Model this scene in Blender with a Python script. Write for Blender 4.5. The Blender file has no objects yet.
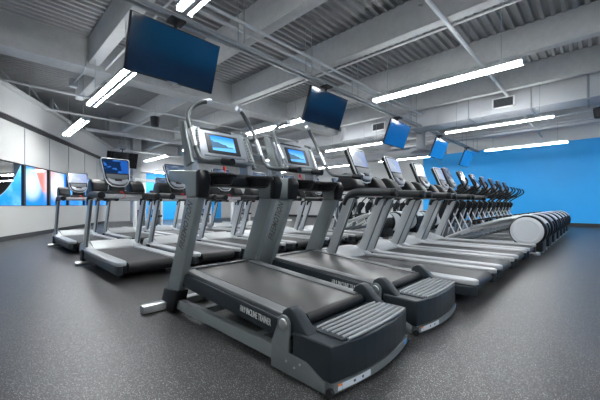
import bpy, bmesh, math, random
from mathutils import Vector, Matrix
PI = math.pi
random.seed(7)
scn = bpy.context.scene
COL = scn.collection

# ------------------------------------------------------------------ materials
def mat(name, col, rough=.5, metal=0., noise=0., nscale=30., bump=0., bscale=80., emit=None, estr=0., coat=0., ior=1.45):
    m = bpy.data.materials.new(name); m.use_nodes = True
    nt = m.node_tree; b = nt.nodes['Principled BSDF']
    b.inputs['Base Color'].default_value = (*col, 1); b.inputs['Roughness'].default_value = rough
    b.inputs['Metallic'].default_value = metal; b.inputs['IOR'].default_value = ior
    b.inputs['Coat Weight'].default_value = coat; b.inputs['Coat Roughness'].default_value = .08
    tc = nt.nodes.new('ShaderNodeTexCoord')
    if noise > 0:
        n = nt.nodes.new('ShaderNodeTexNoise'); n.inputs['Scale'].default_value = nscale; n.inputs['Detail'].default_value = 4
        nt.links.new(tc.outputs['Object'], n.inputs['Vector'])
        mx = nt.nodes.new('ShaderNodeMix'); mx.data_type = 'RGBA'
        mx.inputs['A'].default_value = (*[max(0, c*(1-noise)) for c in col], 1)
        mx.inputs['B'].default_value = (*[min(1, c*(1+noise)) for c in col], 1)
        nt.links.new(n.outputs['Fac'], mx.inputs['Factor']); nt.links.new(mx.outputs['Result'], b.inputs['Base Color'])
    if bump > 0:
        n2 = nt.nodes.new('ShaderNodeTexNoise'); n2.inputs['Scale'].default_value = bscale; n2.inputs['Detail'].default_value = 3
        nt.links.new(tc.outputs['Object'], n2.inputs['Vector'])
        bp = nt.nodes.new('ShaderNodeBump'); bp.inputs['Strength'].default_value = bump; bp.inputs['Distance'].default_value = .01
        nt.links.new(n2.outputs['Fac'], bp.inputs['Height']); nt.links.new(bp.outputs['Normal'], b.inputs['Normal'])
    if emit:
        b.inputs['Emission Color'].default_value = (*emit, 1); b.inputs['Emission Strength'].default_value = estr
    return m

LAMP = 58.0
M = {
 'ceil':  mat('painted_steel_deck', (.30,.31,.315), .6, noise=.10, nscale=3),
 'beam':  mat('fireproofed_beam', (.42,.435,.44), .8, noise=.14, nscale=9, bump=.5, bscale=60),
 'duct':  mat('painted_duct', (.50,.52,.54), .5, noise=.05, nscale=2),
 'pipe':  mat('painted_conduit', (.50,.52,.535), .45, noise=.06),
 'strut': mat('galvanised_strut', (.33,.36,.38), .45, .3, noise=.1),
 'wallw': mat('off_white_panel', (.56,.565,.55), .55, noise=.03, nscale=2),
 'wallg': mat('grey_white_wall', (.62,.63,.63), .6, noise=.04, nscale=2),
 'fascia':mat('fascia_paint', (.46,.475,.48), .6, noise=.05, nscale=2),
 'blue':  mat('blue_wall_paint', (.022,.42,.95), .5, noise=.05, nscale=1.5),
 'black': mat('black_trim', (.012,.013,.015), .5, noise=.1),
 'base':  mat('dark_baseboard', (.035,.037,.04), .5, noise=.1),
 'silver':mat('silver_paint', (.50,.53,.55), .36, .2, noise=.05, nscale=12),
 'upgrey':mat('grey_upright_paint', (.20,.228,.234), .4, .25, noise=.06, nscale=10),
 'steel': mat('brushed_steel', (.55,.57,.58), .28, .9, noise=.06, nscale=40),
 'tubeg': mat('dark_tube_metal', (.085,.095,.10), .36, .4, noise=.05),
 'blkpl': mat('black_plastic', (.008,.009,.0105), .42, ior=1.3, noise=.15, nscale=40),
 'grip':  mat('rubber_grip', (.026,.029,.032), .42, ior=1.35, noise=.1, nscale=60, bump=.15, bscale=300),
 'dkpl':  mat('dark_slate_plastic', (.019,.026,.032), .36, ior=1.36, noise=.08, nscale=60, bump=.06, bscale=400),
 'belt':  mat('running_belt', (.011,.012,.013), .48, noise=.16, nscale=5, bump=.05, bscale=500),
 'belt2': mat('woven_belt', (.070,.071,.070), .33, noise=.16, nscale=3, bump=.05, bscale=500),
 'hood':  mat('silver_hood', (.40,.42,.43), .42, .15, noise=.05, nscale=6),
 'rail':  mat('foot_rail_grey', (.38,.405,.42), .38, .2, noise=.08, nscale=30),
 'drail': mat('dark_foot_rail', (.11,.12,.125), .4, noise=.1, nscale=40),
 'tread': mat('step_tread_grey', (.25,.265,.275), .36, .1, noise=.12, nscale=30),
 'plate': mat('side_plate_grey', (.155,.178,.183), .42, .2, noise=.06),
 'cons':  mat('console_silver', (.27,.295,.325), .36, .3, noise=.04),
 'dcons': mat('console_dark_grey', (.10,.115,.13), .4, noise=.05),
 'discg': mat('light_grey_cover', (.50,.53,.56), .4, noise=.03),
 'white': mat('white_paint', (.80,.81,.82), .4, noise=.02),
 'red':   mat('red_plastic', (.75,.02,.015), .4, noise=.05),
 'orange':mat('orange_sticker', (.85,.22,.03), .5, noise=.03),
 'sblue': mat('blue_sticker', (.05,.30,.72), .5, noise=.03),
 'swhite':mat('white_sticker', (.62,.68,.74), .5, noise=.03),
 'letter':mat('dark_lettering', (.065,.072,.075), .6, noise=.05),
 'lletter':mat('pale_lettering', (.55,.58,.58), .5, noise=.05),
 'diff':  mat('lit_diffuser', (.9,.9,.9), .5, emit=(.975,.99,1.), estr=LAMP),
 'fill_glow':mat('ceiling_fill_glow', (.9,.9,.9), .5, emit=(.975,.99,1.), estr=LAMP*.16),  # fill glow, added so the ceiling gets brighter
 'tv':    mat('tv_glass', (.003,.012,.038), .14, ior=1.8, noise=.2, nscale=1.5),
 'tvblue':mat('blue_reflection_screen', (.003,.022,.07), .14, ior=1.8, noise=.2, nscale=1.5, emit=(.0,.27,1.0), estr=.15),  # emission tops up the reflection of the blue wall
 'tvbright':mat('bright_blue_reflection_screen', (.003,.022,.07), .14, ior=1.8, noise=.2, nscale=1.5, emit=(.01,.32,1.0), estr=.30),  # same painted wall reflection, stronger for the farthest screens
 'tvdark':mat('dark_tv_glass', (.01,.011,.013), .12, noise=.2, nscale=2),
}
def floor_mat():
    m = bpy.data.materials.new('speckled_rubber'); m.use_nodes = True
    nt = m.node_tree; b = nt.nodes['Principled BSDF']; L = nt.links
    tc = nt.nodes.new('ShaderNodeTexCoord')
    def speck(scale, thr, seed):
        v = nt.nodes.new('ShaderNodeTexVoronoi'); v.inputs['Scale'].default_value = scale; v.inputs['Randomness'].default_value = 1
        mp = nt.nodes.new('ShaderNodeMapping'); mp.inputs['Location'].default_value = (seed, seed*2, 0)
        L.new(tc.outputs['Object'], mp.inputs['Vector']); L.new(mp.outputs['Vector'], v.inputs['Vector'])
        s = nt.nodes.new('ShaderNodeSeparateColor'); L.new(v.outputs['Color'], s.inputs['Color'])
        g = nt.nodes.new('ShaderNodeMath'); g.operation = 'GREATER_THAN'; g.inputs[1].default_value = thr
        L.new(s.outputs['Red'], g.inputs[0])
        d = nt.nodes.new('ShaderNodeMath'); d.operation = 'LESS_THAN'; d.inputs[1].default_value = .42
        L.new(v.outputs['Distance'], d.inputs[0])
        k = nt.nodes.new('ShaderNodeMath'); k.operation = 'MULTIPLY'
        L.new(g.outputs[0], k.inputs[0]); L.new(d.outputs[0], k.inputs[1])
        return k
    a = speck(185, .88, 0); c = speck(300, .82, 3.7)
    mxx = nt.nodes.new('ShaderNodeMath'); mxx.operation = 'MAXIMUM'; L.new(a.outputs[0], mxx.inputs[0]); L.new(c.outputs[0], mxx.inputs[1])
    n = nt.nodes.new('ShaderNodeTexNoise'); n.inputs['Scale'].default_value = 1.3; n.inputs['Detail'].default_value = 5
    L.new(tc.outputs['Object'], n.inputs['Vector'])
    m0 = nt.nodes.new('ShaderNodeMix'); m0.data_type = 'RGBA'
    m0.inputs['A'].default_value = (.015,.015,.0155,1); m0.inputs['B'].default_value = (.024,.024,.0245,1)
    L.new(n.outputs['Fac'], m0.inputs['Factor'])
    m1 = nt.nodes.new('ShaderNodeMix'); m1.data_type = 'RGBA'; m1.inputs['B'].default_value = (.30,.305,.31,1)
    L.new(mxx.outputs[0], m1.inputs['Factor']); L.new(m0.outputs['Result'], m1.inputs['A'])
    L.new(m1.outputs['Result'], b.inputs['Base Color'])
    b.inputs['Roughness'].default_value = .37
    n2 = nt.nodes.new('ShaderNodeTexNoise'); n2.inputs['Scale'].default_value = 160; L.new(tc.outputs['Object'], n2.inputs['Vector'])
    bp = nt.nodes.new('ShaderNodeBump'); bp.inputs['Strength'].default_value = .35; bp.inputs['Distance'].default_value = .004
    L.new(n2.outputs['Fac'], bp.inputs['Height']); L.new(bp.outputs['Normal'], b.inputs['Normal'])
    return m
M['floor'] = floor_mat()

def picture_mat(name, kind, strength):
    """a lit picture or painted reflection on a screen, drawn in the object's own UV-like generated coordinates"""
    m = bpy.data.materials.new(name); m.use_nodes = True
    nt = m.node_tree; L = nt.links; b = nt.nodes['Principled BSDF']
    uv = nt.nodes.new('ShaderNodeUVMap'); sp = nt.nodes.new('ShaderNodeSeparateXYZ'); L.new(uv.outputs['UV'], sp.inputs[0])
    def math_(op, a, c):
        k = nt.nodes.new('ShaderNodeMath'); k.operation = op
        for i, q in enumerate((a, c)):
            if isinstance(q, (int, float)): k.inputs[i].default_value = q
            else: L.new(q, k.inputs[i])
        return k.outputs[0]
    def mix(f, a, c):
        k = nt.nodes.new('ShaderNodeMix'); k.data_type = 'RGBA'
        if isinstance(f, (int, float)): k.inputs['Factor'].default_value = f
        else: L.new(f, k.inputs['Factor'])
        for nm, q in (('A', a), ('B', c)):
            if isinstance(q, tuple): k.inputs[nm].default_value = (*q, 1)
            else: L.new(q, k.inputs[nm])
        return k.outputs['Result']
    def ss(x, lo, hi):
        k = nt.nodes.new('ShaderNodeMapRange'); k.interpolation_type = 'SMOOTHSTEP'
        L.new(x, k.inputs['Value']); k.inputs['From Min'].default_value = lo; k.inputs['From Max'].default_value = hi
        return k.outputs['Result']
    def nz(scale, det=3):
        k = nt.nodes.new('ShaderNodeTexNoise'); k.inputs['Scale'].default_value = scale; k.inputs['Detail'].default_value = det
        L.new(uv.outputs['UV'], k.inputs['Vector']); return k.outputs['Fac']
    u, v = sp.outputs['X'], sp.outputs['Y']
    if kind == 'coast':
        sky = mix(ss(v, .35, 1.), (.16,.42,.80), (.01,.15,.60))
        ridge = math_('SUBTRACT', math_('ADD', v, math_('MULTIPLY', u, .42)), math_('MULTIPLY', nz(4), .38))
        land = math_('LESS_THAN', ridge, .48)
        c = mix(land, sky, (.05,.10,.16))
        sea = math_('LESS_THAN', v, math_('ADD', .16, math_('MULTIPLY', u, .12)))
        c = mix(sea, c, (.10,.34,.66))
    elif kind == 'map':
        c = mix(ss(nz(2.4, 2), .52, .58), (.005,.018,.06), (.02,.11,.40))
        c = mix(ss(u, .66, .74), c, (.012,.08,.32))
    elif kind == 'pale':
        c = mix(ss(nz(2.), .3, .7), (.30,.36,.44), (.46,.48,.52))
        c = mix(ss(u, .3, 1.0), c, (.24,.30,.50))
    elif kind == 'dim':
        c = mix(ss(nz(2.5), .4, .6), (.06,.09,.15), (.16,.20,.27))
    elif kind.startswith('win'):
        blue = mix(ss(v, .0, .9), (.01,.20,.66), (.05,.32,.80))
        cloud = nz(1.8)
        if kind == 'win0':
            dg = math_('SUBTRACT', v, math_('ADD', math_('MULTIPLY', math_('MULTIPLY', u, u), .9), .12))
            f = ss(dg, -.02, .02)
            dark = (.9,.92,.92)
            c = mix(f, mix(ss(cloud, .4, .8), blue, (.18,.48,.85)), dark)
        elif kind == 'win1':
            d = math_('ADD', math_('POWER', math_('ABSOLUTE', math_('SUBTRACT', u, .35), 0), 2.), math_('POWER', math_('ABSOLUTE', math_('SUBTRACT', v, .55), 0), 2.))
            c = mix(ss(d, .26, .0), blue, (.52,.68,.86))
            tri = math_('SUBTRACT', math_('ADD', u, math_('MULTIPLY', v, .55)), 1.0)
            c = mix(math_('MULTIPLY', ss(tri, -.03, .05), ss(v, .30, .42)), c, (.70,.20,.16))
            c = mix(math_('MULTIPLY', ss(u, .78, 1.), ss(v, .0, .6)), c, (.60,.50,.56))
        elif kind == 'win2':
            d = math_('ADD', math_('POWER', math_('ABSOLUTE', math_('SUBTRACT', u, .45), 0), 2.), math_('POWER', math_('ABSOLUTE', math_('SUBTRACT', v, .65), 0), 2.))
            c = mix(ss(d, .36, .0), blue, (.74,.72,.76))
            c = mix(math_('MULTIPLY', ss(v, .55, 1.), ss(u, .6, .0)), c, (.75,.36,.32))
            c = mix(ss(u, .86, .9), c, (.01,.20,.66))
        else:
            c = mix(ss(cloud, .45, .75), blue, (.10,.38,.82))
    if kind == 'win0':
        L.new(f, b.inputs['Transmission Weight']); b.inputs['IOR'].default_value = 1.02
        L.new(mix(f, c, (0.,0.,0.)), b.inputs['Emission Color']); L.new(c, b.inputs['Base Color'])
    else: L.new(c, b.inputs['Base Color']); L.new(c, b.inputs['Emission Color'])
    b.inputs['Emission Strength'].default_value = strength
    b.inputs['Roughness'].default_value = .12
    if kind.startswith('win'): b.inputs['Roughness'].default_value = .06
    return m
M['coast'] = picture_mat('coast_picture', 'coast', .55)
M['map'] = picture_mat('map_picture', 'map', .4)
M['pale'] = picture_mat('pale_reflection', 'pale', .25)  # whitish reflection on the console glass, painted in and glowing
M['dim'] = picture_mat('dim_picture', 'dim', .25)
for k in range(4): M['win%d' % k] = picture_mat('window_film_%d' % k, 'win%d' % k, .55)

# ------------------------------------------------------------------ mesh helpers
class MB:
    def __init__(s): s.bm = bmesh.new(); s.uv = None
    def _bev(s, geom_edges, w, seg):
        if w > 0: bmesh.ops.bevel(s.bm, geom=geom_edges, offset=w, segments=seg, profile=.5, affect='EDGES', clamp_overlap=True)
    def box(s, x0, x1, y0, y1, z0, z1, bev=0., seg=2, mx=None):
        vs = [s.bm.verts.new(p) for p in ((x0,y0,z0),(x1,y0,z0),(x1,y1,z0),(x0,y1,z0),(x0,y0,z1),(x1,y0,z1),(x1,y1,z1),(x0,y1,z1))]
        fs = [s.bm.faces.new([vs[i] for i in f]) for f in ((3,2,1,0),(4,5,6,7),(0,1,5,4),(1,2,6,5),(2,3,7,6),(3,0,4,7))]
        if mx:
            for v in vs: v.co = mx @ v.co
        s._bev(list({e for f in fs for e in f.edges}), bev, seg)
        return s
    def prism(s, pts, y0, y1, bev=0., seg=2, axis='y', mx=None):
        """polygon pts in the plane across `axis`, extruded from y0 to y1"""
        def P(a, b, t): return {'y': (a, t, b), 'x': (t, a, b), 'z': (a, b, t)}[axis]
        A = [s.bm.verts.new(P(a, b, y0)) for a, b in pts]; B = [s.bm.verts.new(P(a, b, y1)) for a, b in pts]
        n = len(pts); fs = [s.bm.faces.new(A), s.bm.faces.new(B[::-1])]
        for i in range(n): fs.append(s.bm.faces.new((A[i], B[i], B[(i+1) % n], A[(i+1) % n])))
        if mx:
            for v in A+B: v.co = mx @ v.co
        bmesh.ops.recalc_face_normals(s.bm, faces=fs)
        s._bev(list({e for f in fs for e in f.edges}), bev, seg)
        return s
    def tube(s, pts, r, n=10, smooth=0, caps=True, sy=1.0):
        P = [Vector(p) for p in pts]
        R = list(r) if isinstance(r, (list, tuple)) else [r]*len(P)
        if smooth and len(P) > 2:
            Q, RR = [], []
            for i in range(len(P)-1):
                a, b, c, d = P[max(i-1,0)], P[i], P[i+1], P[min(i+2,len(P)-1)]
                for k in range(smooth):
                    t = k/smooth
                    Q.append(.5*((2*b)+(c-a)*t+(2*a-5*b+4*c-d)*t*t+(3*b-a-3*c+d)*t**3)); RR.append(R[i]*(1-t)+R[i+1]*t)
            Q.append(P[-1]); RR.append(R[-1]); P, R = Q, RR
        rings = []; up = None
        for i, p in enumerate(P):
            t = ((P[min(i+1,len(P)-1)]-p).normalized() + (p-P[max(i-1,0)]).normalized()).normalized()
            if up is None:
                up = Vector((0,1,0)) if abs(t.y) < .9 else Vector((1,0,0))
            a = (up - t*up.dot(t)).normalized(); b = t.cross(a); up = a
            rings.append([s.bm.verts.new(p + (a*math.cos(2*PI*k/n)*sy + b*math.sin(2*PI*k/n))*R[i]) for k in range(n)])
        for i in range(len(rings)-1):
            for k in range(n):
                s.bm.faces.new((rings[i][k], rings[i][(k+1) % n], rings[i+1][(k+1) % n], rings[i+1][k]))
        if caps:
            s.bm.faces.new(rings[0][::-1]); s.bm.faces.new(rings[-1])
        return s
    def lathe(s, prof, mx=None, n=20):
        """profile of (radius, height) spun about z"""
        rings = []
        for r, h in prof:
            rings.append([s.bm.verts.new((r*math.cos(2*PI*k/n), r*math.sin(2*PI*k/n), h)) for k in range(n)])
        for i in range(len(rings)-1):
            for k in range(n):
                s.bm.faces.new((rings[i][k], rings[i][(k+1) % n], rings[i+1][(k+1) % n], rings[i+1][k]))
        s.bm.faces.new(rings[0][::-1]); s.bm.faces.new(rings[-1])
        if mx:
            for rg in rings:
                for v in rg: v.co = mx @ v.co
        return s
    def quad(s, p):
        """one picture quad, uv from lower-left going counter-clockwise"""
        if s.uv is None: s.uv = s.bm.loops.layers.uv.new('UVMap')
        f = s.bm.faces.new([s.bm.verts.new(q) for q in p])
        for l, c in zip(f.loops, ((0,0),(1,0),(1,1),(0,1))): l[s.uv].uv = c
        return s
    def build(s, name, m, parent=None, angle=35, recalc=True):
        me = bpy.data.meshes.new(name)
        if recalc and s.uv is None: bmesh.ops.recalc_face_normals(s.bm, faces=s.bm.faces[:])
        s.bm.to_mesh(me); s.bm.free()
        me.materials.append(M[m] if isinstance(m, str) else m)
        for p in me.polygons: p.use_smooth = True
        me.set_sharp_from_angle(angle=math.radians(angle))
        o = bpy.data.objects.new(name, me); COL.objects.link(o)
        if parent is not None: o.parent = parent
        return o

def tag(o, label=None, cat=None, group=None, kind=None):
    if label: o['label'] = label
    if cat: o['category'] = cat
    if group: o['group'] = group
    if kind: o['kind'] = kind
    return o
def empty(name, loc=(0,0,0), rz=0.):
    o = bpy.data.objects.new(name, None); COL.objects.link(o); o.location = loc; o.rotation_euler = (0,0,rz)
    o.empty_display_size = .2
    return o
KIDS = {}
def kids(o): return [c for c in COL.objects if c.parent == o]
def copy_tree(o, parent=None, swap=None):
    c = o.copy(); COL.objects.link(c); c.parent = parent
    if swap and c.type == 'MESH' and c.name.split('.')[0] in swap:
        c.data = c.data.copy(); c.data.materials[0] = M[swap[c.name.split('.')[0]]]
    for ch in kids(o): copy_tree(ch, c, swap)
    return c
def structure(o): o['kind'] = 'structure'; return o

def lettering(name, text, size, origin, right, up, m, parent, extrude=.0012, xs=1.0):
    cu = bpy.data.curves.new('tmp', 'FONT'); cu.body = text; cu.size = size; cu.extrude = extrude; cu.offset = size*.012
    cu.space_character = 1.05; cu.resolution_u = 2
    t = bpy.data.objects.new('tmp', cu); COL.objects.link(t)
    bpy.context.view_layer.update()
    me = bpy.data.meshes.new_from_object(t.evaluated_get(bpy.context.evaluated_depsgraph_get()))
    bpy.data.objects.remove(t); bpy.data.curves.remove(cu)
    r, u = Vector(right).normalized(), Vector(up).normalized(); nn = r.cross(u)
    mx = Matrix((( r.x,u.x,nn.x,origin[0]),(r.y,u.y,nn.y,origin[1]),(r.z,u.z,nn.z,origin[2]),(0,0,0,1)))
    me.transform(mx @ Matrix.Diagonal((xs,1,1,1))); me.name = name
    me.materials.clear(); me.materials.append(M[m])
    o = bpy.data.objects.new(name, me); COL.objects.link(o); o.parent = parent
    return o
def rot_frame(origin, right, up):
    r, u = Vector(right).normalized(), Vector(up).normalized(); n = r.cross(u)
    return Matrix(((r.x,u.x,n.x,origin[0]),(r.y,u.y,n.y,origin[1]),(r.z,u.z,n.z,origin[2]),(0,0,0,1)))
def rrect(w0, w1, h0, h1, r, n=4):
    """rounded rectangle polygon"""
    out = []
    for cx, cy, a0 in ((w1-r,h1-r,0),(w0+r,h1-r,90),(w0+r,h0+r,180),(w1-r,h0+r,270)):
        for k in range(n+1):
            a = math.radians(a0 + 90*k/n); out.append((cx+r*math.cos(a), cy+r*math.sin(a)))
    return out

# ------------------------------------------------------------------ camera
H = .90
cam = bpy.data.cameras.new('camera'); co = bpy.data.objects.new('camera', cam); COL.objects.link(co)
cam.sensor_width = 36; cam.lens = 36*310/600; cam.shift_y = 5/600; cam.clip_start = .05
co.location = (0,0,H); co.rotation_euler = (PI/2, 0, math.radians(43.9))
scn.camera = co

# ------------------------------------------------------------------ room shell
ZC = 4.40
structure(MB().box(-20,5.2,-6.2,17.4,-.1,0).build('floor', 'floor'))
# corrugated steel deck, ribs run along y
prof = []; x = -20.
while x < 5.2:
    prof += [(x, ZC), (x+.055, ZC), (x+.075, ZC+.065), (x+.135, ZC+.065)]; x += .155
prof.append((x, ZC)); b = MB()
top = [(prof[-1][0], ZC+.2), (prof[0][0], ZC+.2)]
A = [b.bm.verts.new((p[0], -6.2, p[1])) for p in prof]; B = [b.bm.verts.new((p[0], 17.4, p[1])) for p in prof]
for i in range(len(prof)-1): b.bm.faces.new((A[i], A[i+1], B[i+1], B[i]))
b.box(-20,5.2,-6.2,17.4,ZC+.12,ZC+.2)
structure(b.build('ceiling', 'ceil', recalc=False))

P0 = Vector((-10.5,.37,0)); W = Vector((-.8695,.494,0)); NR = Vector((.494,.8695,0))
WM = Matrix(((W.x,NR.x,0,P0.x),(W.y,NR.y,0,P0.y),(0,0,1,0),(0,0,0,1)))     # wall frame: (t along, n inward, z up)
SILL, HEAD = .875, 2.02
TJ = [-3.3,-1.85,-.4,1.056,2.46,3.86,5.39,6.87,8.45]
w = MB().box(-12.9,8.45,-.25,0,0,SILL,mx=WM).box(-12.9,8.45,-.25,0,HEAD,3.85,mx=WM).box(-12.9,TJ[0],-.25,0,SILL,HEAD,mx=WM)
for t in TJ[1:]: w.box(t-.03,t+.03,-.25,-.02,SILL,HEAD,mx=WM)
w.box(-12.9,8.9,-.75,-.65,3.80,ZC+.1,mx=WM)
structure(w.build('wall_left', 'wallw'))
structure(MB().box(-12.9,8.45,0,.015,0,.12,mx=WM).build('baseboard_left', 'base'))
tr = MB()
for t in TJ: tr.box(t-.018,t+.018,0,.012,HEAD,3.03,mx=WM)
structure(tr.build('trim_1', 'strut'))
structure(MB().box(-12.9,8.5,0,.05,3.03,3.15,mx=WM).build('trim_2', 'black'))
structure(MB().prism([(0,3.15),(.10,3.15),(.14,3.4),(.20,3.72),(.26,3.76),(.26,3.84),(-.3,3.84),(-.3,3.15)],-12.9,8.5,axis='x',mx=WM).build('trim_3', 'fascia'))
tr = MB()   # open strut work above the fascia
for t in [-4.2+1.4*k for k in range(9)]:
    tr.box(t-.04,t+.04,-.12,-.04,3.84,ZC,mx=WM)
    tr.tube([WM@Vector((t,-.08,4.35)), WM@Vector((t+1.3,-.08,3.86))], .03, 6)
structure(tr.build('trim_4', 'strut'))
for i in range(len(TJ)-1):
    a, c = TJ[i], TJ[i+1]
    fr = MB().box(a,a+.05,-.08,.012,SILL,HEAD,mx=WM).box(c-.05,c,-.08,.012,SILL,HEAD,mx=WM).box(a,c,-.08,.01,SILL,SILL+.012,mx=WM).box(a,c,-.08,.01,HEAD-.02,HEAD,mx=WM)
    f = structure(fr.build('window_%d' % (i+1), 'black'))
    kk = {2:'win0', 3:'win1', 4:'win2'}.get(i, 'win3')
    q = MB(); q.quad([WM@Vector(p) for p in ((a+.05,-.05,SILL+.012),(c-.05,-.05,SILL+.012),(c-.05,-.05,HEAD-.02),(a+.05,-.05,HEAD-.02))])
    q.build('pane', kk, f)

# added dim room behind the left windows, for the streaks in the glass
wr = MB().box(-6,6,-10.2,-10,-.05,2.9,mx=WM).box(-6.2,-6,-10.2,-.26,-.05,2.9,mx=WM).box(8.3,8.4,-2.8,-.26,-.05,2.9,mx=WM).box(8.3,14,-2.8,-2.7,-.05,2.9,mx=WM).box(14,14.2,-10.2,-2.7,-.05,2.9,mx=WM).box(6,14.2,-10.2,-10,-.05,2.9,mx=WM).box(8.3,14.2,-10.2,-2.7,2.7,2.9,mx=WM).box(8.3,14.2,-10.2,-2.7,-.05,0,mx=WM).box(-6.2,8.3,-10.2,-.26,2.7,2.9,mx=WM).box(-6.2,8.3,-10.2,-.26,-.05,0,mx=WM)
structure(wr.build('wall_added_room', 'base'))
# far end wall at y = 17: pale on the left, blue to the right
structure(MB().box(-20,-6.95,17,17.3,0,ZC+.1).box(-6.95,5.2,17,17.3,3.57,ZC+.1).build('wall_end', 'wallg'))
structure(MB().box(-6.95,5.2,17,17.3,0,3.57).build('wall_end_blue', 'blue'))
structure(MB().box(-20,5.0,16.985,17,0,.16).build('baseboard_end', 'base'))
structure(MB().box(5,5.25,-6.2,4,0,ZC+.1).build('wall_right', 'wallg'))
structure(MB().box(5,5.25,4,17.3,0,ZC+.1).build('wall_right_blue', 'blue'))
structure(MB().box(4.985,5,-6.2,17.0,0,.16).build('baseboard_right', 'base'))
structure(MB().box(.2,5.2,-6.25,-6,0,ZC+.1).build('wall_back', 'wallg'))
structure(MB().box(-19.9,-19,2.5,6.8,0,2.75).box(-19.9,-19,8.6,10.4,0,2.75).box(-19.9,-19,11.8,17,0,2.75).build('wall_far', 'wallg'))
structure(MB().box(-19.9,-19,6.8,8.6,0,2.75).build('wall_far_blue', 'blue'))
structure(MB().box(-19.9,-19,10.4,11.8,0,2.75).build('wall_far_accent', 'blue'))
structure(MB().box(-19.9,-18.4,2.5,17,2.75,ZC+.1).build('wall_soffit', 'wallg'))
structure(MB().box(-17.4,-17.0,5.45,5.85,0,ZC).build('trim_5', 'wallw'))

# beams
b = MB().prism([(-8.2,ZC),(-8.2,3.78),(-7.72,3.78),(-7.72,ZC)],-3,17,bev=0,axis='y')
structure(b.build('trim_6', 'beam'))
k = 7
for y in (-2.4,-.4,1.60,3.33,5.14,7.38,9.42,11.4,13.4,15.4):
    b = MB().box(-7.72,5,y,y+.20,3.87,ZC+.02,bev=.01)
    structure(b.build('trim_%d' % k, 'beam')); k += 1
for y in (1.9,4.0,6.2,8.4,10.6,12.8,15.0):
    xl = -10.6 if y < 2 else (-14. if y < 4.1 else -18.4)
    structure(MB().box(xl,-8.2,y,y+.2,3.87,ZC+.02,bev=.01).build('trim_%d' % k, 'beam')); k += 1
structure(MB().box(-14.3,-13.9,3.6,17,3.75,ZC+.02,bev=.01).build('trim_%d' % k, 'beam'))

# ------------------------------------------------------------------ ceiling lights
def make_light():
    r = empty('ceiling_light')
    f = MB().box(-1.22,1.22,-.088,.088,.02,.045,bev=.006).box(-1.22,1.22,-.030,.030,-.03,.02)
    f.box(-1.22,1.22,-.098,-.088,.006,.045).box(-1.22,1.22,.088,.098,.006,.045)
    f.box(-1.23,-1.22,-.090,.090,-.030,.05).box(1.22,1.23,-.090,.090,-.030,.05)
    f.build('housing', 'pipe', r)
    for s in (-1,1): MB().box(-1.22,1.22,min(s*.036,s*.084),max(s*.036,s*.084),-.018,.02,bev=.008).build('diffuser', 'diff', r)
    MB().box(-1.2,1.2,-.055,.055,.045,.055).build('added_uplight', 'fill_glow', r)  # added glowing strip on the fixture top, lights the ceiling
    for x in (-.95,.95): MB().tube([(x,0,.05),(x,0,1.40)], .006, 6).build('cable', 'strut', r)
    return r
light0 = make_light(); used = [False]
def place_light(x, y, label):
    o = light0 if not used[0] else copy_tree(light0)
    used[0] = True; o.location = (x, y, 3.0); tag(o, label, 'ceiling light', 'suspended strip lights')
place_light(-2.0, 1.55, 'strip light at the top edge left of centre, above the nearest treadmill')
place_light(-2.02, 5.55, 'longest bright strip light at upper right, hung by a thin cable')
place_light(-1.98, 9.5, 'strip light below the square air duct at right')
place_light(-1.95, 13.65, 'strip light against the top of the blue wall')
place_light(-6.45, 1.66, 'two-tube strip light right below the big left television')
place_light(-6.45, 5.55, 'strip light glowing behind the second incline treadmill console')
place_light(-6.45, 9.5, 'strip light mostly hidden behind the third hanging television')
place_light(-6.45, 13.6, 'strip light at the left edge of the blue wall')
place_light(-10.3, 1.84, 'short-looking strip light nearest the white panelled wall')
place_light(-10.3, 5.55, 'strip light hidden behind the nearest treadmill console')
place_light(-10.3, 9.5, 'strip light far back between the two incline treadmill consoles')
place_light(-10.3, 13.6, 'faint strip light far back left of the third console')
place_light(-14.4, 5.6, 'small far strip light left of the nearest tall upright')
place_light(-14.4, 13.6, 'tiny strip light deepest in the back left of the hall')
for x, y in ((2.4,1.55),(2.4,5.55),(2.4,9.5),(2.4,13.6),(2.4,-2.6),(-2.0,-2.6)):
    place_light(x, y, 'strip light over the open aisle beyond the picture')
r = empty('wall_strip_light', (-17.7, 7.8, 2.72))
MB().box(-.06,.10,-1.0,1.0,.0,.07,bev=.006).build('housing', 'white', r)
MB().box(-.05,.11,-.98,.98,-.04,.0,bev=.006).build('diffuser', 'diff', r)
tag(r, 'flat strip light under the far soffit above the small blue wall patch', 'ceiling light')

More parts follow.
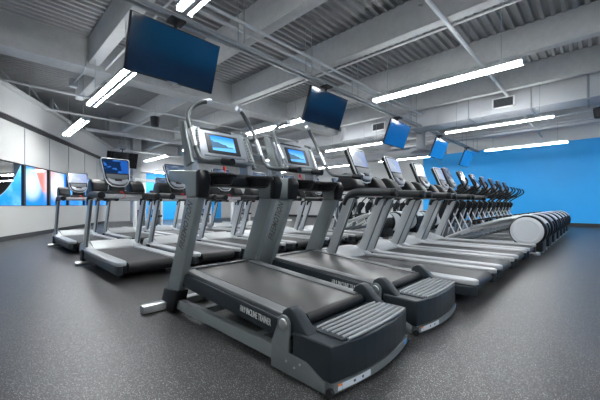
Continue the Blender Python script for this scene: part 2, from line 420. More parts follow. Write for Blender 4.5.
# ------------------------------------------------------------------ televisions and their rail
for ya, yb, lab in ((-1.5,9.7,'long double metal rail carrying the three nearest televisions'),(10.75,16.4,'short rail beyond the duct carrying the two farthest televisions')):
    r = empty('television_rail', (-4.09, ya, 3.4))
    for dx in (-.06,.06): MB().box(dx-.022,dx+.022,0,yb-ya,-.022,.022,bev=.004).build('lower_rail', 'strut', r)
    if ya < 0:
        for dx in (-.10,.10): MB().tube([(dx,0,.33),(dx,yb-ya,.33)], .024, 8).build('upper_rail', 'pipe', r)
    y = .35 if ya > 0 else 1.2
    while y < yb-ya:
        for dx in (-.08,.08): MB().tube([(dx,y,-.02),(dx,y,1.0)], .010, 6).build('hanger', 'strut', r)
        y += 1.6
    tag(r, lab, 'rail')
for k, (dd, px, zz, ln) in enumerate(((14.2,2,2.30,1.3),(17.4,-4,2.28,1.9))):  # strips added behind the glass to give its bright streaks
    fw, rt = Vector((-.6934,.7206,0)), Vector((.7206,.6934,0))
    c = fw*dd + rt*(dd*(px-300)/310)
    mx = rot_frame((c.x,c.y,zz), (rt-fw*.25), (fw+rt*.25))
    r = empty('ceiling_light', (0,0,0))
    MB().box(-ln/2,ln/2,-.06,.06,.0,.05,mx=mx).tube([mx@Vector((0,0,.04)), mx@Vector((0,0,2.7-zz))], .01, 6).build('housing', 'white', r)
    MB().box(-ln/2,ln/2,-.06,.06,-.03,0,mx=mx).build('diffuser', 'diff', r)
    tag(r, ('upper' if k == 0 else 'lower')+' of two added strips giving the bright streaks in the glass of the leftmost window', 'ceiling light')
def make_tv():
    r = empty('television')
    w, h = .60, .340
    mx = Matrix.Rotation(math.radians(21), 4, 'Y')
    MB().box(-.05,0,-w,w,-h,h,bev=.006,mx=mx).box(-.085,-.05,-w*.6,w*.6,-h*.7,h*.4,bev=.01,mx=mx).build('casing', 'black', r)
    MB().box(0,.003,-w+.012,w-.012,-h+.02,h-.012,mx=mx).build('screen', 'tv', r)
    q = MB().box(.003,.006,-.07,.07,-h+.004,-h+.016,mx=mx); q.build('badge', 'strut', r)
    MB().box(-.13,-.085,-.12,.12,-.12,.12,mx=mx).tube([(-.09,0,0),(-.04,0,.30),(-.01,0,.48)], .025, 8).box(-.09,.09,-.10,.10,.46,.487).build('bracket', 'black', r)
    return r
tv0 = make_tv()
tvl = ['largest and nearest hanging television at upper left, dark navy screen',
       'second hanging television, above the second incline treadmill console',
       'third hanging television, tilted blue screen in the middle of the row',
       'fourth hanging television, narrow bright blue screen below the duct',
       'farthest small hanging television, in front of the blue wall']
for k in range(5):
    o = tv0 if k == 0 else copy_tree(tv0, None, {'screen': ('tv','tv','tvblue','tvbright','tvbright')[k]})
    o.location = (-4.09, 1.85+3.2*k, 2.89); tag(o, tvl[k], 'television', 'televisions hung in a row over the machines')
o = copy_tree(tv0, None, {'screen': 'tvdark'}); o.location = (-14.7, 4.30, 2.82)
tag(o, 'black switched-off television at far left beside the end of the fascia', 'television')
r = empty('television_hanger', (-14.7, 4.30, 3.45))
MB().tube([(-.0,-.1,-.02),(0,-.1,.95)], .015, 6).tube([(0,.1,-.02),(0,.1,.95)], .015, 6).box(-.06,.06,-.14,.14,-.145,-.02).build('bar', 'strut', r)
tag(r, 'hanger bar above the black switched-off television at far left', 'bracket')

# ------------------------------------------------------------------ ducts, pipes, speakers
r = empty('air_duct', (0,9.85,3.40))
d = MB().box(-7.0,4.9,0,.75,0,.56,bev=.006); d.build('duct_body', 'duct', r)
for x in (-6.2,-5.0,-3.6,-2.4,-1.2,.2,1.6,3.0): MB().box(x-.014,x+.014,-.012,.762,-.012,.572).build('seam', 'pipe', r)
el = []
for k in range(7):
    a = math.radians(90*k/6); el.append((-7.0-.45*math.sin(a), .45-.45*math.cos(a)))
MB().prism(el+[(-7.45,.75),(-7.0,.75)],0,.56,axis='z').build('elbow', 'duct', r)
MB().box(-11.5,-7.4,.42,.95,.03,.50,bev=.006).build('branch', 'duct', r)
for x in (-4.45,-2.7,-1.24,-.17):
    MB().box(x-.02,x+.02,-.06,.81,-.05,-.015).tube([(x,-.03,-.04),(x,-.03,1.0)],.013 if x < -.5 else .028,6).tube([(x,.78,-.04),(x,.78,1.0)],.008,6).build('hanger', 'strut', r)
for x0 in (-5.6,-1.85):
    g = MB().box(x0-.26,x0+.26,-.05,0,.13,.155).box(x0-.26,x0+.26,-.05,0,.385,.41).box(x0-.26,x0-.225,-.05,0,.13,.41).box(x0+.225,x0+.26,-.05,0,.13,.41).build('grille_frame', 'white', r)
    sl = MB().box(x0-.225,x0+.225,-.012,-.002,.155,.385)
    sl.build('grille_back', 'black', g)
    q = MB()
    for z in range(7): q.box(x0-.225,x0+.225,-.04,-.015,.165+z*.032,.178+z*.032)
    q.build('grille_slats', 'dcons', g)
tag(r, 'large square pale air duct crossing the right side of the ceiling with a vent grille', 'duct')
r = empty('small_air_duct', (-7,12.6,2.95))
MB().box(-3.5,2.6,0,.55,0,.30,bev=.006).build('duct_body', 'duct', r)
for x in (-2.6,-1.2,.2,1.6): MB().box(x-.014,x+.014,-.012,.562,-.012,.312).build('seam', 'pipe', r)
for x in (-3.,2.2): MB().tube([(x,.27,.3),(x,.27,1.45)],.01,6).build('hanger', 'strut', r)
tag(r, 'lower narrow duct far back behind the third treadmill console', 'duct')
r = empty('round_air_diffuser', (-5.0,12.0,2.95))
MB().lathe([(.33,0),(.36,.03),(.20,.10),(.16,.14),(.16,1.44)],n=20).build('diffuser_cone', 'duct', r)
tag(r, 'round drop diffuser between the third and fourth televisions', 'diffuser')

def pipe(x, z, y0, y1, r_, label, name='ceiling_pipe', drops=()):
    p = MB().tube([(x,y0,z),(x,y1,z)], r_, 10)
    o = p.build(name, 'pipe')
    for y in drops:
        MB().tube([(x,y,z),(x,y,z-.16)], .012, 6).lathe([(.02,0),(.035,.01),(.012,.03),(.012,.05)], Matrix.Translation((x,y,z-.20)), 10).build('sprinkler_head', 'strut', o)
    y = y0+.6
    while y < y1: MB().tube([(x,y,z+r_*.5),(x,y,ZC)], .007, 5).build('pipe_hanger', 'strut', o); y += 2.4
    tag(o, label, 'pipe')
pipe(-1.75, 3.82, 1.0, 16.8, .034, 'ceiling pipe slanting across the upper right above the longest strip light', drops=(4.2,8.4))
pipe(-10.0, 3.82, .35, 16.8, .028, 'thin ceiling pipe crossing behind the big left television', drops=(5.,))
pipe(-11.6, 3.70, 1.3, 16.8, .028, 'thin ceiling pipe passing over the strip light nearest the panelled wall')
pipe(-12.9, 3.55, 2.6, 16.8, .06, 'thick grey pipe at far left above the switched-off television')
pipe(-15.6, 3.40, 4.2, 16.8, .05, 'low grey pipe deepest in the far left ceiling')
def xpipe(y, z, x0, x1, r_, label):
    o = MB().tube([(x0,y,z),(x1,y,z)], r_, 10).build('ceiling_pipe', 'pipe')
    x = x0+.7
    while x < x1: MB().tube([(x,y,z+r_*.5),(x,y,ZC)], .007, 5).build('pipe_hanger', 'strut', o); x += 2.6
    tag(o, label, 'pipe')
xpipe(5.42, 3.86, -7.6, 4.9, .02, 'thin conduit following the beam above the second television')
xpipe(14.4, 3.75, -7.5, 4.9, .06, 'lower thick pipe above the top of the blue wall')
xpipe(14.9, 3.95, -7.5, 4.9, .05, 'upper thick pipe above the top of the blue wall')
xpipe(1.90, 3.80, -7.6, 4.9, .018, 'thin conduit along the beam just left of the biggest television')
def speaker(x, y, z, label):
    r = empty('pendant_speaker', (x,y,z))
    MB().lathe([(.085,-.13),(.10,-.12),(.125,.10),(.115,.13),(.03,.15)], n=20).build('body', 'black', r)
    MB().lathe([(.082,-.136),(.082,-.128)], n=20).build('grille', 'blkpl', r)
    MB().tube([(0,0,.14),(0,0,ZC-z)], .005, 5).build('cord', 'strut', r)
    tag(r, label, 'speaker', 'black pendant speakers')
speaker(-9.0,3.46,3.25,'black pendant speaker hanging below the biggest television')
speaker(.02,11.2,3.30,'black pendant speaker cut off by the right edge of the photo')
jb = MB().box(-8.75,-8.60,1.45,1.6,3.60,3.78,bev=.01).tube([(-8.6,1.52,3.70),(-8.0,1.55,3.70),(-7.7,1.55,3.74),(-7.66,1.58,4.0)],.014,6,smooth=4)
tag(jb.build('junction_box','strut'), 'small junction box with bent conduit under the left girder', 'junction box')

# ------------------------------------------------------------------ incline trainer (front two machines)
def make_incline():
    R = empty('incline_treadmill')
    tag(R, None, 'treadmill')
    dx, dz = 1.23, -.075                                  # deck slope front -> rear
    sl = Vector((dx,0,dz)).normalized(); nu = Vector((-sl.z,0,sl.x))
    def D(x, y, h=0.): return Vector((x, y, .358 + (x+.68)*dz/dx + h))
    # base
    for s in (-1,1): MB().box(-.92,.46,s*.36-.028,s*.36+.028,.035,.115,bev=.006).build('base_rail', 'upgrey', R)
    MB().box(-1.01,-.92,-.60,.40,.005,.068,bev=.007,seg=2).build('front_foot', 'steel', R)
    for cx in (-.5,.2): MB().box(cx,cx+.06,-.34,.34,.05,.10).build('cross_member', 'plate', R)
    MB().tube([(-.2,-.05,.10),(.22,-.05,.24)], .022, 10).tube([(-.45,-.05,.09),(-.15,-.05,.12)], .034, 10).build('incline_motor', 'steel', R)
    lean = .43/.97
    for s in (-1,1):
        def U(z, e): return (-.90 + (z-.05)*lean + e, z)
        y0, y1 = s*.365-.032, s*.365+.032
        up = MB().prism([U(.06,-.105),U(.06,.105),U(1.04,.095),U(1.04,-.095)], y0, y1, bev=.010, seg=2).build('upright', 'upgrey', R)
        MB().prism([U(0.006,-.135),U(.006,.125),U(.20,.125),U(.18,-.125)], s*.365-.05, s*.365+.05, bev=.008).build('upright_bracket', 'blkpl', R)
        if s < 0:
            d = Vector((lean,0,1)).normalized(); u = Vector((-d.z,0,d.x))
            z0 = .535; lettering('lettering', 'FREEMOTION', .105, (-.90+(z0-.05)*lean+.035, y0-.001, z0), d, u, 'letter', up, xs=.62)
        # shoulder arm carrying the console masts
        MB().prism([(-.89,1.20),(-.91,1.17),(-.90,1.12),(-.60,1.06),(-.575,.955),(-.41,.955),(-.39,1.11),(-.42,1.16)], s*.365-.042, s*.365+.042, bev=.014, seg=3).build('shoulder', 'upgrey', R)
        MB().prism([(-.43,.955),(-.365,.955),(-.335,1.10),(-.37,1.165),(-.42,1.165)], s*.365-.046, s*.365+.046, bev=.020, seg=3).build('shoulder_cap', 'blkpl', R)
        MB().prism([(-.80,1.14),(-.66,1.14),(-.67,1.34),(-.82,1.36)], s*.285-.03, s*.285+.03, bev=.008).build('console_mast', 'cons', R)
    MB().box(-.66,-.46,-.33,.33,1.055,1.165,bev=.018,seg=3).build('cross_beam', 'blkpl', R)
    for s in (-1,1):
        cup = MB()
        out = [(.10*math.cos(a), .085*math.sin(a)) for a in [2*PI*k/20 for k in range(20)]]
        cup.tube([(-.40+a*1.1, s*.19+c*1.25, 1.135) for a, c in out]+[(-.40+.11, s*.19, 1.135)], .014, 8, caps=False)
        for h0, h1, z0, z1 in ((1.,.8,1.135,1.06),):
            A = [cup.bm.verts.new((-.40+a*1.1*h0, s*.19+c*1.25*h0, z0)) for a, c in out]; Bv = [cup.bm.verts.new((-.40+a*h1, s*.19+c*h1, z1)) for a, c in out]
            for i in range(20): cup.bm.faces.new((A[i],A[(i+1)%20],Bv[(i+1)%20],Bv[i]))
            cup.bm.faces.new(Bv)
        cup.build('cup_tray', 'blkpl', R)
    # console: face frame (u = y, v = up the face)
    fo = Vector((-.62,0,1.25)); ft = Vector((-.76,0,1.59)); fv = (ft-fo).normalized(); L_ = (ft-fo).length
    F = rot_frame(fo, (0,1,0), fv)
    cb = MB()
    sec = lambda w0, w1, d0, d1: [F@Vector(p) for p in ((-w0,.04,d0),(w0,.04,d0),(w1,L_,d1),(-w1,L_,d1))]
    fr = sec(.305,.27,0,0); bk = sec(.315,.31,-.09,-.09)
    A = [cb.bm.verts.new(p) for p in fr]; Bv = [cb.bm.verts.new(p) for p in bk]
    cb.bm.faces.new(A); cb.bm.faces.new(Bv[::-1])
    for i in range(4): cb.bm.faces.new((A[i],Bv[i],Bv[(i+1)%4],A[(i+1)%4]))
    cb._bev(list(cb.bm.edges), .016, 3)
    body = cb.build('console', 'cons', R)
    def panel(name, u0, u1, v0, v1, d0, d1, m, par=body, bev=.004):
        return MB().box(u0,u1,v0,v1,d0,d1,bev=bev,mx=F).build(name, m, par)
    panel('face_panel', -.235,.235,.055,.335,0,.008,'cons')
    panel('top_slot', -.20,.12,.335,.352,0,.012,'black')
    fr_ = panel('screen_frame', -.165,.165,.105,.300,.006,.018,'black')
    q = MB(); q.quad([F@Vector(p) for p in ((-.125,.130,.0195),(.115,.130,.0195),(.115,.278,.0195),(-.125,.278,.0195))]); q.build('screen', 'coast', fr_)
    panel('button_strip', -.21,.21,.068,.088,.006,.012,'dcons')
    for s in (-1,1):
        wing = MB().prism([(s*.243,.055),(s*.302,.055),(s*.268,.33),(s*.235,.33)],0,.022,bev=.004,axis='z',mx=F).build('speaker_wing', 'steel', body)
        sp_ = MB()
        for k in range(14):
            v = .075+k*.0168; uc = s*(.278-.036*v/.33-.004)
            sp_.box(uc-.014,uc+.014,v,v+.009,.0215,.0245,mx=F)
        sp_.build('speaker_slots', 'dcons', wing)
        # side cheek
        MB().prism([(-.625,1.25),(-.64,1.27),(-.775,1.61),(-.87,1.645),(-.865,1.60),(-.735,1.22)], s*.318-.014, s*.318+.014, bev=.006).build('console_cheek', 'plate', body)
        hb = MB().tube([(-.09,s*.33,1.198),(-.20,s*.33,1.215),(-.36,s*.33,1.228),(-.47,s*.335,1.262),(-.55,s*.335,1.36),(-.655,s*.335,1.55),(-.705,s*.325,1.65),(-.72,s*.275,1.73),(-.70,s*.215,1.775),(-.675,s*.165,1.79)], .0195, 12, smooth=5)
        h_ = hb.build('handlebar', 'tubeg', R)
        MB().tube([(-.16,s*.33,1.209),(-.05,s*.33,1.192)], .026, 12).build('handle_grip', 'blkpl', h_)
        MB().tube([(-.552,s*.335,1.365),(-.636,s*.335,1.515)], .0235, 12).build('pulse_sensor', 'steel', h_)
        MB().tube([(-.678,s*.172,1.788),(-.665,s*.13,1.797)], .022, 12).build('end_cap', 'discg', h_)
    MB().box(-.60,-.585,-.06,-.04,1.20,1.235,bev=.004).tube([(-.59,-.05,1.2),(-.52,-.08,1.17),(-.47,-.11,1.12)],.004,6,smooth=4).box(-.475,-.46,-.125,-.105,1.07,1.13,bev=.004).build('safety_key', 'red', R)
    # deck
    mxD = Matrix(((sl.x,0,nu.x,-.70),(0,1,0,0),(sl.z,0,nu.z,.357),(0,0,0,1)))
    Ld = 1.24
    MB().box(0,Ld,-.36,.36,-.135,-.012,bev=.012,seg=3,mx=mxD).build('deck_frame', 'dkpl', R)
    q = MB().box(.0,Ld+.05,-.255,.255,-.012,.001,bev=.004,mx=mxD); q.build('running_belt', 'belt2', R)
    for s in (-1,1):
        MB().box(-.01,Ld,min(s*.268,s*.352),max(s*.268,s*.352),-.014,.008,bev=.006,mx=mxD).build('foot_rail', 'drail', R)
        sk = MB().box(.0,Ld-.02,s*.362-.006,s*.362+.006,-.115,-.02,bev=.004,mx=mxD).build('side_skirt', 'dkpl', R)
        if s < 0:
            o3 = mxD@Vector((.80,-.3692,-.085))
            lettering('lettering', 'i10.9 INCLINE TRAINER', .056, o3, sl, nu, 'lletter', sk, xs=.50)
    MB().box(-.06,.015,-.37,.37,-.13,.012,bev=.015,seg=3,mx=mxD).build('deck_nose', 'dkpl', R)
    MB().tube([(.575,-.27,.262),(.575,.27,.262)], .034, 14).build('rear_roller', 'blkpl', R)
    for s in (-1,1):
        pl = [(.433,.006),(.82,.006),(.82,.06),(.70,.115),(.575,.12)]
        for k in range(9):
            a = math.radians(-10+200*k/8); pl.append((.535+.048*math.cos(a), .262+.048*math.sin(a)))
        pl.append((.44,.15))
        pp = MB().prism(pl, s*.395-.007, s*.395+.007, bev=.002).build('pivot_plate', 'plate', R)
        MB().lathe([(.030,-.008),(.032,0),(.028,.008),(.012,.010)], Matrix.Translation((.535,s*.402,.262))@Matrix.Rotation(-s*PI/2,4,'X'), 16).build('pivot_bolt', 'steel', pp)
        for bx, bz in ((.56,.075),(.62,.06),(.66,.09)):
            MB().lathe([(.006,-.002),(.006,.004)], Matrix.Translation((bx,s*.402,bz))@Matrix.Rotation(-s*PI/2,4,'X'), 8).build('screw', 'steel', pp)
        hp = [(.50,.20),(.49,.29),(.505,.325),(.545,.350),(.575,.350),(.61,.325),(.70,.238),(.70,.20)]
        MB().prism(hp, s*.345-.037, s*.345+.037, bev=.012, seg=3).build('rear_knuckle', 'dkpl', R)
    # rear step housing with a bowed back
    out = [(.595,-.395),(.83,-.395)]
    for k in range(11):
        y = -.395+.79*k/10; out.append((.852+.055*(1-(y/.395)**2), y))
    out += [(.83,.395),(.595,.395)]
    MB().prism(out,.060,.238,axis='z',bev=.016,seg=3).build('step_housing', 'dkpl', R)
    tr_ = [(.645,-.31)]+[(.838+.054*(1-((-.31+.66*k/10)/.395)**2), -.31+.66*k/10) for k in range(11)]+[(.645,.35)]
    td = MB().prism(tr_,.236,.247,axis='z',bev=.004).build('step_tread', 'dkpl', R)
    rg = MB()
    for k in range(7):
        xc = .668+.033*k; 
        rg.tube([(xc + .072*(k/7)*(1-(y/.36)**2)*.35, y, .248) for y in (-.285,-.19,-.1,0,.1,.2,.32)], .0075, 8)
    rg.build('tread_ridges', 'tread', td)
    ol = [(.860+.048*(1-((-.385+.77*k/10)/.395)**2), -.385+.77*k/10) for k in range(11)]
    st = MB().prism([(.80,-.385)]+ol+[(.80,.385)],.018,.060,axis='z').build('kick_strip', 'plate', R)
    def sticker(y0, y1, m, name, z0=.024, z1=.055):
        n_ = 5; s_ = MB(); P = []
        for k in range(n_+1):
            y = y0+(y1-y0)*k/n_; P.append((.862+.048*(1-(y/.385)**2), y))
        s_.prism(P+[(a-.003, y) for a, y in P[::-1]], z0, z1, axis='z').build(name, m, st)
    sticker(-.36,-.335,'orange','warning_mark',.046,.055); sticker(-.36,-.335,'swhite','warning_label',.024,.044); sticker(-.333,-.13,'swhite','warning_label')
    sticker(.31,.36,'sblue','blue_label')
    sticker(-.26,-.245,'letter','printed_mark',.034,.046); sticker(-.20,-.185,'letter','printed_mark',.034,.046)
    for s in (-1,1):
        MB().lathe([(.020,-.010),(.022,0),(.020,.010)], Matrix.Translation((.850,s*.397,.023))@Matrix.Rotation(PI/2,4,'X'), 14).build('rear_wheel', 'black', R)
    return R
def MB_mesh_foot():
    o = MB().box(-1.01,-.92,-.42,.42,.005,.065,bev=.016,seg=3).build('front_foot', 'steel'); me = o.data; bpy.data.objects.remove(o); return me
inc0 = make_incline(); inc0.location = (-1.75,1.535,0)
tag(inc0, 'nearest black and grey incline treadmill with raised curved handlebars, front left', 'treadmill', 'incline treadmills at the front of the row')
inc1 = copy_tree(inc0); inc1.location = (-1.75,2.485,0)
for c in kids(inc1):
    if c.name.startswith('front_foot'): c.data = MB_mesh_foot()
tag(inc1, 'second incline treadmill, directly behind the nearest one', 'treadmill', 'incline treadmills at the front of the row')

# ------------------------------------------------------------------ standard treadmill
def console_parts(R, fo, ft, w, screen, rim='silver'):
    """tilted display: silver rim, black face, screen, rounded chin with keypad"""
    fo, ft = Vector(fo), Vector(ft); fv = (ft-fo).normalized(); Lc = (ft-fo).length
    F = rot_frame(fo, (0,1,0), fv)
    def outline(g):
        wt, wb = w-g, w*.80-g
        pts = [(wt-.03,Lc-g),(wt-.01,Lc-g-.008),(wt,Lc-g-.03),(wb+.012,.14),(wb-.02,.06+g),(wb*.55,.012+g),(0,g)]
        return pts+[(-a,b_) for a, b_ in pts[-2::-1]]
    body = MB().prism(outline(.006),-.060,-.012,axis='z',bev=.014,seg=3,mx=F).build('console', 'blkpl', R)
    MB().prism(outline(0),-.014,0,axis='z',bev=.005,seg=2,mx=F).build('console_rim', rim, body)
    MB().prism(outline(.014),-.002,.006,axis='z',bev=.003,mx=F).build('face_panel', 'blkpl', body)
    q = MB(); v0, v1, ws = Lc*.47, Lc*.93, w*.83
    q.quad([F@Vector(p) for p in ((-ws,v0,.008),(ws,v0,.008),(ws,v1,.008),(-ws,v1,.008))]); q.build('screen', screen, body)
    # grey instrument panel, light scooped lip below it and one dark keypad
    MB().prism([(-w*.74,Lc*.43),(-w*.68,.13),(w*.68,.13),(w*.74,Lc*.43)],.004,.012,axis='z',bev=.003,mx=F).build('instrument_panel', 'dcons', body)
    lip = [(-w*.70,.135),(-w*.64,.085),(-w*.42,.04),(0,.025),(w*.42,.04),(w*.64,.085),(w*.70,.135),(w*.40,.115),(0,.105),(-w*.40,.115)]
    MB().prism(lip,.004,.034,axis='z',bev=.008,seg=3,mx=F).build('lower_lip', 'cons', body)
    MB().box(-.05,.05,.085,.125,.020,.042,bev=.006,mx=F).build('keypad', 'black', body)
    return body
def make_treadmill():
    R = empty('treadmill')
    # base and deck
    MB().box(-.92,.90,-.33,.33,.075,.165,bev=.02,seg=3).build('deck_frame', 'blkpl', R)
    MB().tube([(-.50,-.468,.045),(-.50,.468,.045)], .03, 12).box(-.56,-.44,-.30,-.24,.0,.08).box(-.56,-.44,.24,.30,.0,.08).build('base_tube', 'steel', R)
    for s in (-1,1): MB().box(.60,.68,s*.26-.03,s*.26+.03,0.0,.08,bev=.01).build('rear_foot', 'black', R)
    for s in (-1,1):
        p = [(-.62,s*.265),(.86,s*.265),(.95,s*.285),(.985,s*.32),(.985,s*.355),(.95,s*.392),(.88,s*.40),(-.80,s*.40),(-.80,s*.33)]
        MB().prism(p,.185,.232,axis='z',bev=.012,seg=3).build('foot_rail', 'rail', R)
        p2 = [(-.90,s*.33),(.97,s*.33),(.985,s*.36),(.955,s*.388),(.88,s*.396),(-.90,s*.396)]
        MB().prism(p2,.085,.183,axis='z',bev=.012,seg=3).build('side_skirt', 'dkpl', R)
    bl = [(-.62,.212),(.90,.212)]
    for k in range(1,7):
        a = math.radians(90-180*k/6); bl.append((.91+.055*math.cos(a), .157+.055*math.sin(a)))
    bl += [(-.62,.104)]
    MB().prism(bl,-.262,.262).build('running_belt', 'belt', R)
    # motor hood
    hd = [(-.98,.10),(-1.0,.20),(-.97,.28),(-.90,.325),(-.78,.335),(-.66,.29),(-.57,.235),(-.56,.215),(-.60,.10)]
    MB().prism(hd,-.285,.285,bev=.014,seg=3).build('motor_hood', 'hood', R)
    for s in (-1,1):
        sd = [(-.96,.14),(-.98,.22),(-.93,.29),(-.80,.315),(-.66,.28),(-.52,.235),(-.52,.14)]
        MB().prism(sd,s*.335-.052,s*.335+.060 if s>0 else s*.335+.052,bev=.014,seg=3).build('hood_cheek', 'silver', R)
        y0, y1 = s*.365-.026, s*.365+.026
        up = MB().prism([(-.79,.12),(-.665,.12),(-.305,.98),(-.43,.98)],y0,y1,bev=.010,seg=2).build('upright', 'silver', R)
        MB().prism([(-.665+.002,.16),(-.645,.16),(-.295,.975),(-.325,.975)],y0+.012,y1-.012).build('upright_channel', 'dcons', up)
        MB().prism([(-.82,.05),(-.66,.05),(-.60,.22),(-.76,.22)],s*.38-.030,s*.38+.030,bev=.010).build('upright_foot', 'blkpl', R)
        hr = MB().tube([(-.44,s*.365,.90),(-.40,s*.365,.985),(-.32,s*.365,1.038),(-.22,s*.365,1.05),(.0,s*.365,1.042),(.19,s*.365,1.032)],[.036,.044,.048,.048,.046,.044],12,smooth=4).build('handrail', 'grip', R)
        MB().tube([(.17,s*.365,1.033),(.215,s*.365,1.031),(.225,s*.365,1.031)],[.047,.047,.036],12).build('end_cap', 'blkpl', hr)
        pod = [(-.56,1.07),(-.59,1.17),(-.53,1.27),(-.45,1.29),(-.35,1.24),(-.27,1.13),(-.29,1.08)]
        pd = MB().prism(pod,s*.262-.10,s*.262+.10,bev=.03,seg=4).build('cup_holder', 'blkpl', R)
    MB().tube([(-.34,-.36,1.035),(-.34,.36,1.035)], .034, 12).build('crossbar', 'silver', R)
    MB().tube([(-.27,-.35,1.085),(-.27,.35,1.085)], .013, 8).build('pulse_bar', 'grip', R)
    MB().box(-.50,-.36,-.14,.14,1.0,1.12,bev=.02,seg=3).prism([(-.50,1.08),(-.38,1.08),(-.44,1.30),(-.52,1.30)],-.10,.10,bev=.012).build('console_neck', 'blkpl', R)
    console_parts(R, (-.36,0,1.175), (-.54,0,1.635), .205, 'pale')
    MB().box(-.265,-.245,-.01,.025,1.085,1.105,bev=.006).tube([(-.26,.03,1.09),(-.24,.06,1.04),(-.25,.02,1.0)],.004,6,smooth=3).build('safety_key', 'red', R)
    return R
tm0 = make_treadmill(); first = [True]
def place_tm(x, y, label, group, screen, outer=False):
    o = tm0 if first[0] else copy_tree(tm0, None, {'screen': screen})
    if first[0]: first[0] = False
    if outer:        # the end machine of a row shows its foot tube sticking out
        for c in kids(o):
            if c.name.startswith('base_tube'):
                c.data = c.data.copy()
                for v in c.data.vertices:
                    if v.co.y < -.4: v.co.y -= .06
    o.location = (x,y,0); tag(o, label, 'treadmill', group)
gA = 'treadmills behind the incline trainers in the right row'
la = ['treadmill directly behind the two incline treadmills, pale tilted screen',
      'second plain treadmill in the right row, counting back from the incline ones',
      'third plain treadmill in the right row, counting back from the incline ones',
      'last plain treadmill in the right row, next to the first elliptical']
for k in range(4): place_tm(-1.75, 3.42+.95*k, la[k], gA, 'pale')
gB = 'treadmills in the middle row'
lb = ['treadmill with a blue map screen at the left end of the middle row',
      'second treadmill of the middle row, behind the nearest tall grey upright',
      'third treadmill of the middle row, seen under the nearest incline console',
      'fourth treadmill of the middle row, seen between the incline treadmills',
      'fifth treadmill of the middle row, seen past the second incline treadmill',
      'sixth and last treadmill of the middle row, before its ellipticals']
for k in range(6): place_tm(-4.95, 1.50+.95*k, lb[k], gB, 'map' if k == 0 else 'dim', k == 0)
gC = 'treadmills in the far row by the panelled wall'
lc = ['far left treadmill with a pale white screen in front of the windows',
      'second treadmill of the far row, behind the one with the map screen',
      'third treadmill of the far row, seen through the legs of the middle row',
      'fourth treadmill of the far row, glimpsed beneath the middle row handrails',
      'fifth treadmill of the far row, glimpsed far back under the incline console',
      'sixth treadmill of the far row, farthest from the windows']
for k in range(6): place_tm(-7.9, 1.55+.95*k, lc[k], gC, 'pale' if k == 0 else 'dim', k == 0)

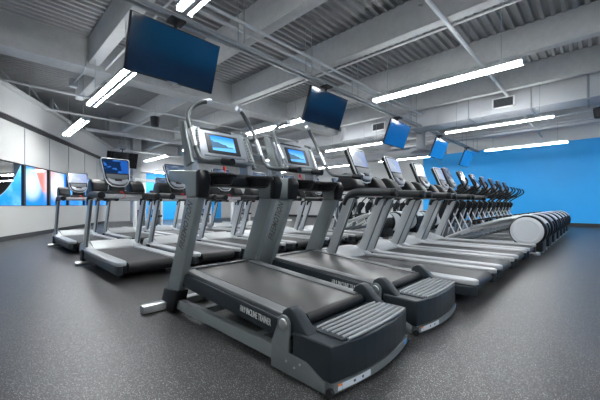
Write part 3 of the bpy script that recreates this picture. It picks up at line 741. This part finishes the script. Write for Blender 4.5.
# ------------------------------------------------------------------ elliptical
def make_elliptical():
    R = empty('elliptical_trainer')
    MB().box(-.95,.85,-.05,.05,.03,.10,bev=.01).box(-.95,-.86,-.30,.30,.01,.07,bev=.01).build('base_frame', 'silver', R)
    for s in (-1,1):
        MB().lathe([(.045,0),(.055,.02),(.045,.05),(.02,.06)], Matrix.Translation((.96,s*.25,0)), 14).box(.82,.96,s*.25-.02,s*.25+.02,.02,.06).build('rear_foot', 'discg', R)
    circ = [(.82+.285*math.cos(2*PI*k/40), .425+.285*math.sin(2*PI*k/40)) for k in range(40)]
    foot = [(x, max(z, .19)) for x, z in circ]
    MB().prism(circ,-.285,-.20,bev=.02,seg=3).prism(circ,.20,.285,bev=.02,seg=3).prism([(.82+.26*math.cos(2*PI*k/32), .425+.26*math.sin(2*PI*k/32)) for k in range(32)],-.21,.21).box(.62,1.04,-.27,.27,.06,.30,bev=.02).build('drive_housing', 'blkpl', R)
    for s in (-1,1):
        d = MB().lathe([(.255,0),(.255,.006),(.245,.011),(.19,.013),(.185,.009),(.0005,.011)], Matrix.Translation((.81,s*.284,.425))@Matrix.Rotation(-s*PI/2,4,'X'), 36).build('side_cover', 'discg', R)
    tp = []
    for k in range(9):
        a = math.radians(30+95*k/8); tp.append((.82+.293*math.cos(a), .425+.293*math.sin(a)))
    tp += [(.82+.270*math.cos(math.radians(125-95*k/8)), .425+.270*math.sin(math.radians(125-95*k/8))) for k in range(9)]
    MB().prism(tp,-.19,.19).build('top_cover', 'silver', R)
    for s in (-1,1):
        ar = MB().tube([(.62,s*.19,.66),(.35,s*.19,.60),(-.15,s*.17,.42)], .034, 10, smooth=3).build('pedal_arm', 'silver', R)
        MB().box(.57,.72,s*.19-.05,s*.19+.05,.635,.70,bev=.02,seg=3).build('arm_joint', 'white', ar)
        MB().box(-.06,.36,s*.17-.075,s*.17+.075,.0,.028,bev=.01,mx=Matrix.Translation((0,0,.585))@Matrix.Rotation(math.radians(-12),4,'Y')).box(-.10,-.04,s*.17-.075,s*.17+.075,.50,.60,bev=.015).build('foot_pad', 'blkpl', ar)
        MB().tube([(-.12,s*.17,.44),(-.62,s*.20,.20)], .022, 8).build('ramp_rod', 'white', R)
        MB().prism([(-.75,.10),(-.10,.20),(.10,.30),(.10,.33),(-.15,.26),(-.75,.16)],s*.17-.05,s*.17+.05,bev=.008).build('ramp', 'dcons', R)
        # moving handlebar and its white lower link
        hb = MB().tube([(-.66,s*.27,.80),(-.62,s*.29,.98),(-.50,s*.30,1.10),(-.34,s*.30,1.20),(-.20,s*.30,1.30),(-.17,s*.28,1.38),(-.22,s*.26,1.46)], .020, 10, smooth=4).build('handlebar', 'blkpl', R)
        MB().tube([(-.66,s*.27,.82),(-.42,s*.25,.30)], .014, 8).build('lower_link', 'white', hb)
        MB().tube([(-.50,s*.22,.82),(-.72,s*.14,.22)], .013, 8).build('support_leg', 'silver', R)
        cv = [(-.74,.66),(-.76,.84),(-.68,.98),(-.56,1.02),(-.47,.96),(-.50,.86),(-.60,.74),(-.64,.56),(-.68,.54)]
        MB().prism(cv,s*.25-.045,s*.25+.045,bev=.022,seg=3).build('pivot_cover', 'blkpl', hb)
    MB().prism([(-.86,.06),(-.68,.06),(-.62,.60),(-.60,1.12),(-.68,1.14),(-.72,.60)],-.05,.05,bev=.03,seg=3).build('front_tower', 'dcons', R)
    MB().tube([(-.52,-.18,1.16),(-.38,-.18,1.20),(-.36,-.10,1.22),(-.55,-.06,1.20)],.014,8,smooth=3).tube([(-.52,.18,1.16),(-.38,.18,1.20),(-.36,.10,1.22),(-.55,.06,1.20)],.014,8,smooth=3).build('fixed_handle', 'blkpl', R)
    MB().prism([(-.76,1.10),(-.58,1.10),(-.56,1.24),(-.66,1.42),(-.74,1.36)],-.11,.11,bev=.02,seg=3).build('console_neck', 'blkpl', R)
    console_parts(R, (-.50,0,1.26), (-.70,0,1.73), .185, 'dim', 'dcons')
    return R
el0 = make_elliptical(); efirst = [True]
def place_el(x, y, label, group, screen='dim'):
    o = el0 if efirst[0] else copy_tree(el0, None, {'screen': screen})
    efirst[0] = False; o.location = (x,y,0); tag(o, label, 'elliptical', group)
en = ['first', 'second', 'third', 'fourth', 'fifth', 'sixth']
for k in range(7):
    lab = ('elliptical whose round grey rear cover shows whole, next to the last treadmill' if k == 0 else
           'farthest elliptical of the right row, closest to the blue wall' if k == 6 else
           '%s elliptical of the right row, counting from the last treadmill' % en[k])
    place_el(-1.75, 7.2+1.0*k, lab, 'ellipticals in the right row')
for k in range(6):
    place_el(-5.05, 7.55+1.0*k, '%s elliptical of the middle row, seen between the right row treadmill uprights' % en[k], 'ellipticals in the middle row', 'dim')

# ------------------------------------------------------------------ weight machine far back on the left
def weight_machine(x, y, label, rz=0.):
    r = empty('weight_machine', (x,y,0), rz)
    MB().box(-.5,.5,-.75,-.65,0,.08).box(-.5,.5,.65,.75,0,.08).box(-.06,.06,-.7,.7,0,.08).build('base', 'white', r)
    for s in (-1,1):
        MB().box(-.06,.06,s*.55-.05,s*.55+.05,.08,1.85,bev=.01).build('post', 'white', r)
        st = MB()
        for k in range(12): st.box(-.10,.10,s*.32-.11,s*.32+.11,.12+k*.05,.165+k*.05,bev=.004)
        st.build('weight_stack', 'dcons', r)
        MB().tube([(0,s*.32-.07,.1),(0,s*.32-.07,1.8)],.012,8).tube([(0,s*.32+.07,.1),(0,s*.32+.07,1.8)],.012,8).build('guide_rods', 'steel', r)
    MB().box(-.06,.06,-.6,.6,1.8,1.9,bev=.01).build('top_beam', 'white', r)
    MB().box(.02,.03,-.52,-.08,.75,1.15,bev=.004).box(.02,.03,.08,.52,.75,1.15,bev=.004).build('shroud', 'silver', r)
    MB().box(.25,.62,-.17,.17,.44,.52,bev=.03,seg=3).box(.38,.46,-.05,.05,.05,.44).build('seat', 'blkpl', r)
    tag(r, label, 'weight machine', 'pale weight machines at the far left')
weight_machine(-12.6,4.6,'pale weight machine seen between the legs left of the nearest upright',.25)
weight_machine(-12.9,6.9,'second pale weight machine, glimpsed behind the nearest tall upright',.1)
weight_machine(-13.0,9.2,'third pale weight machine, glimpsed below the nearest incline console',.1)
weight_machine(-13.0,11.6,'pale weight machine far back beneath the incline treadmill cross beams',.1)

# ------------------------------------------------------------------ world and colour management
wd = bpy.data.worlds.new('world'); scn.world = wd; wd.use_nodes = True
wd.node_tree.nodes['Background'].inputs['Color'].default_value = (.5,.55,.6,1)
wd.node_tree.nodes['Background'].inputs['Strength'].default_value = .4
vs = scn.view_settings
vs.view_transform = 'Standard'; vs.look = 'None'; vs.gamma = 1; vs.use_curve_mapping = False; vs.exposure = 0.75
scn.cycles.max_bounces = 8; scn.cycles.diffuse_bounces = 5; scn.cycles.use_denoising = True
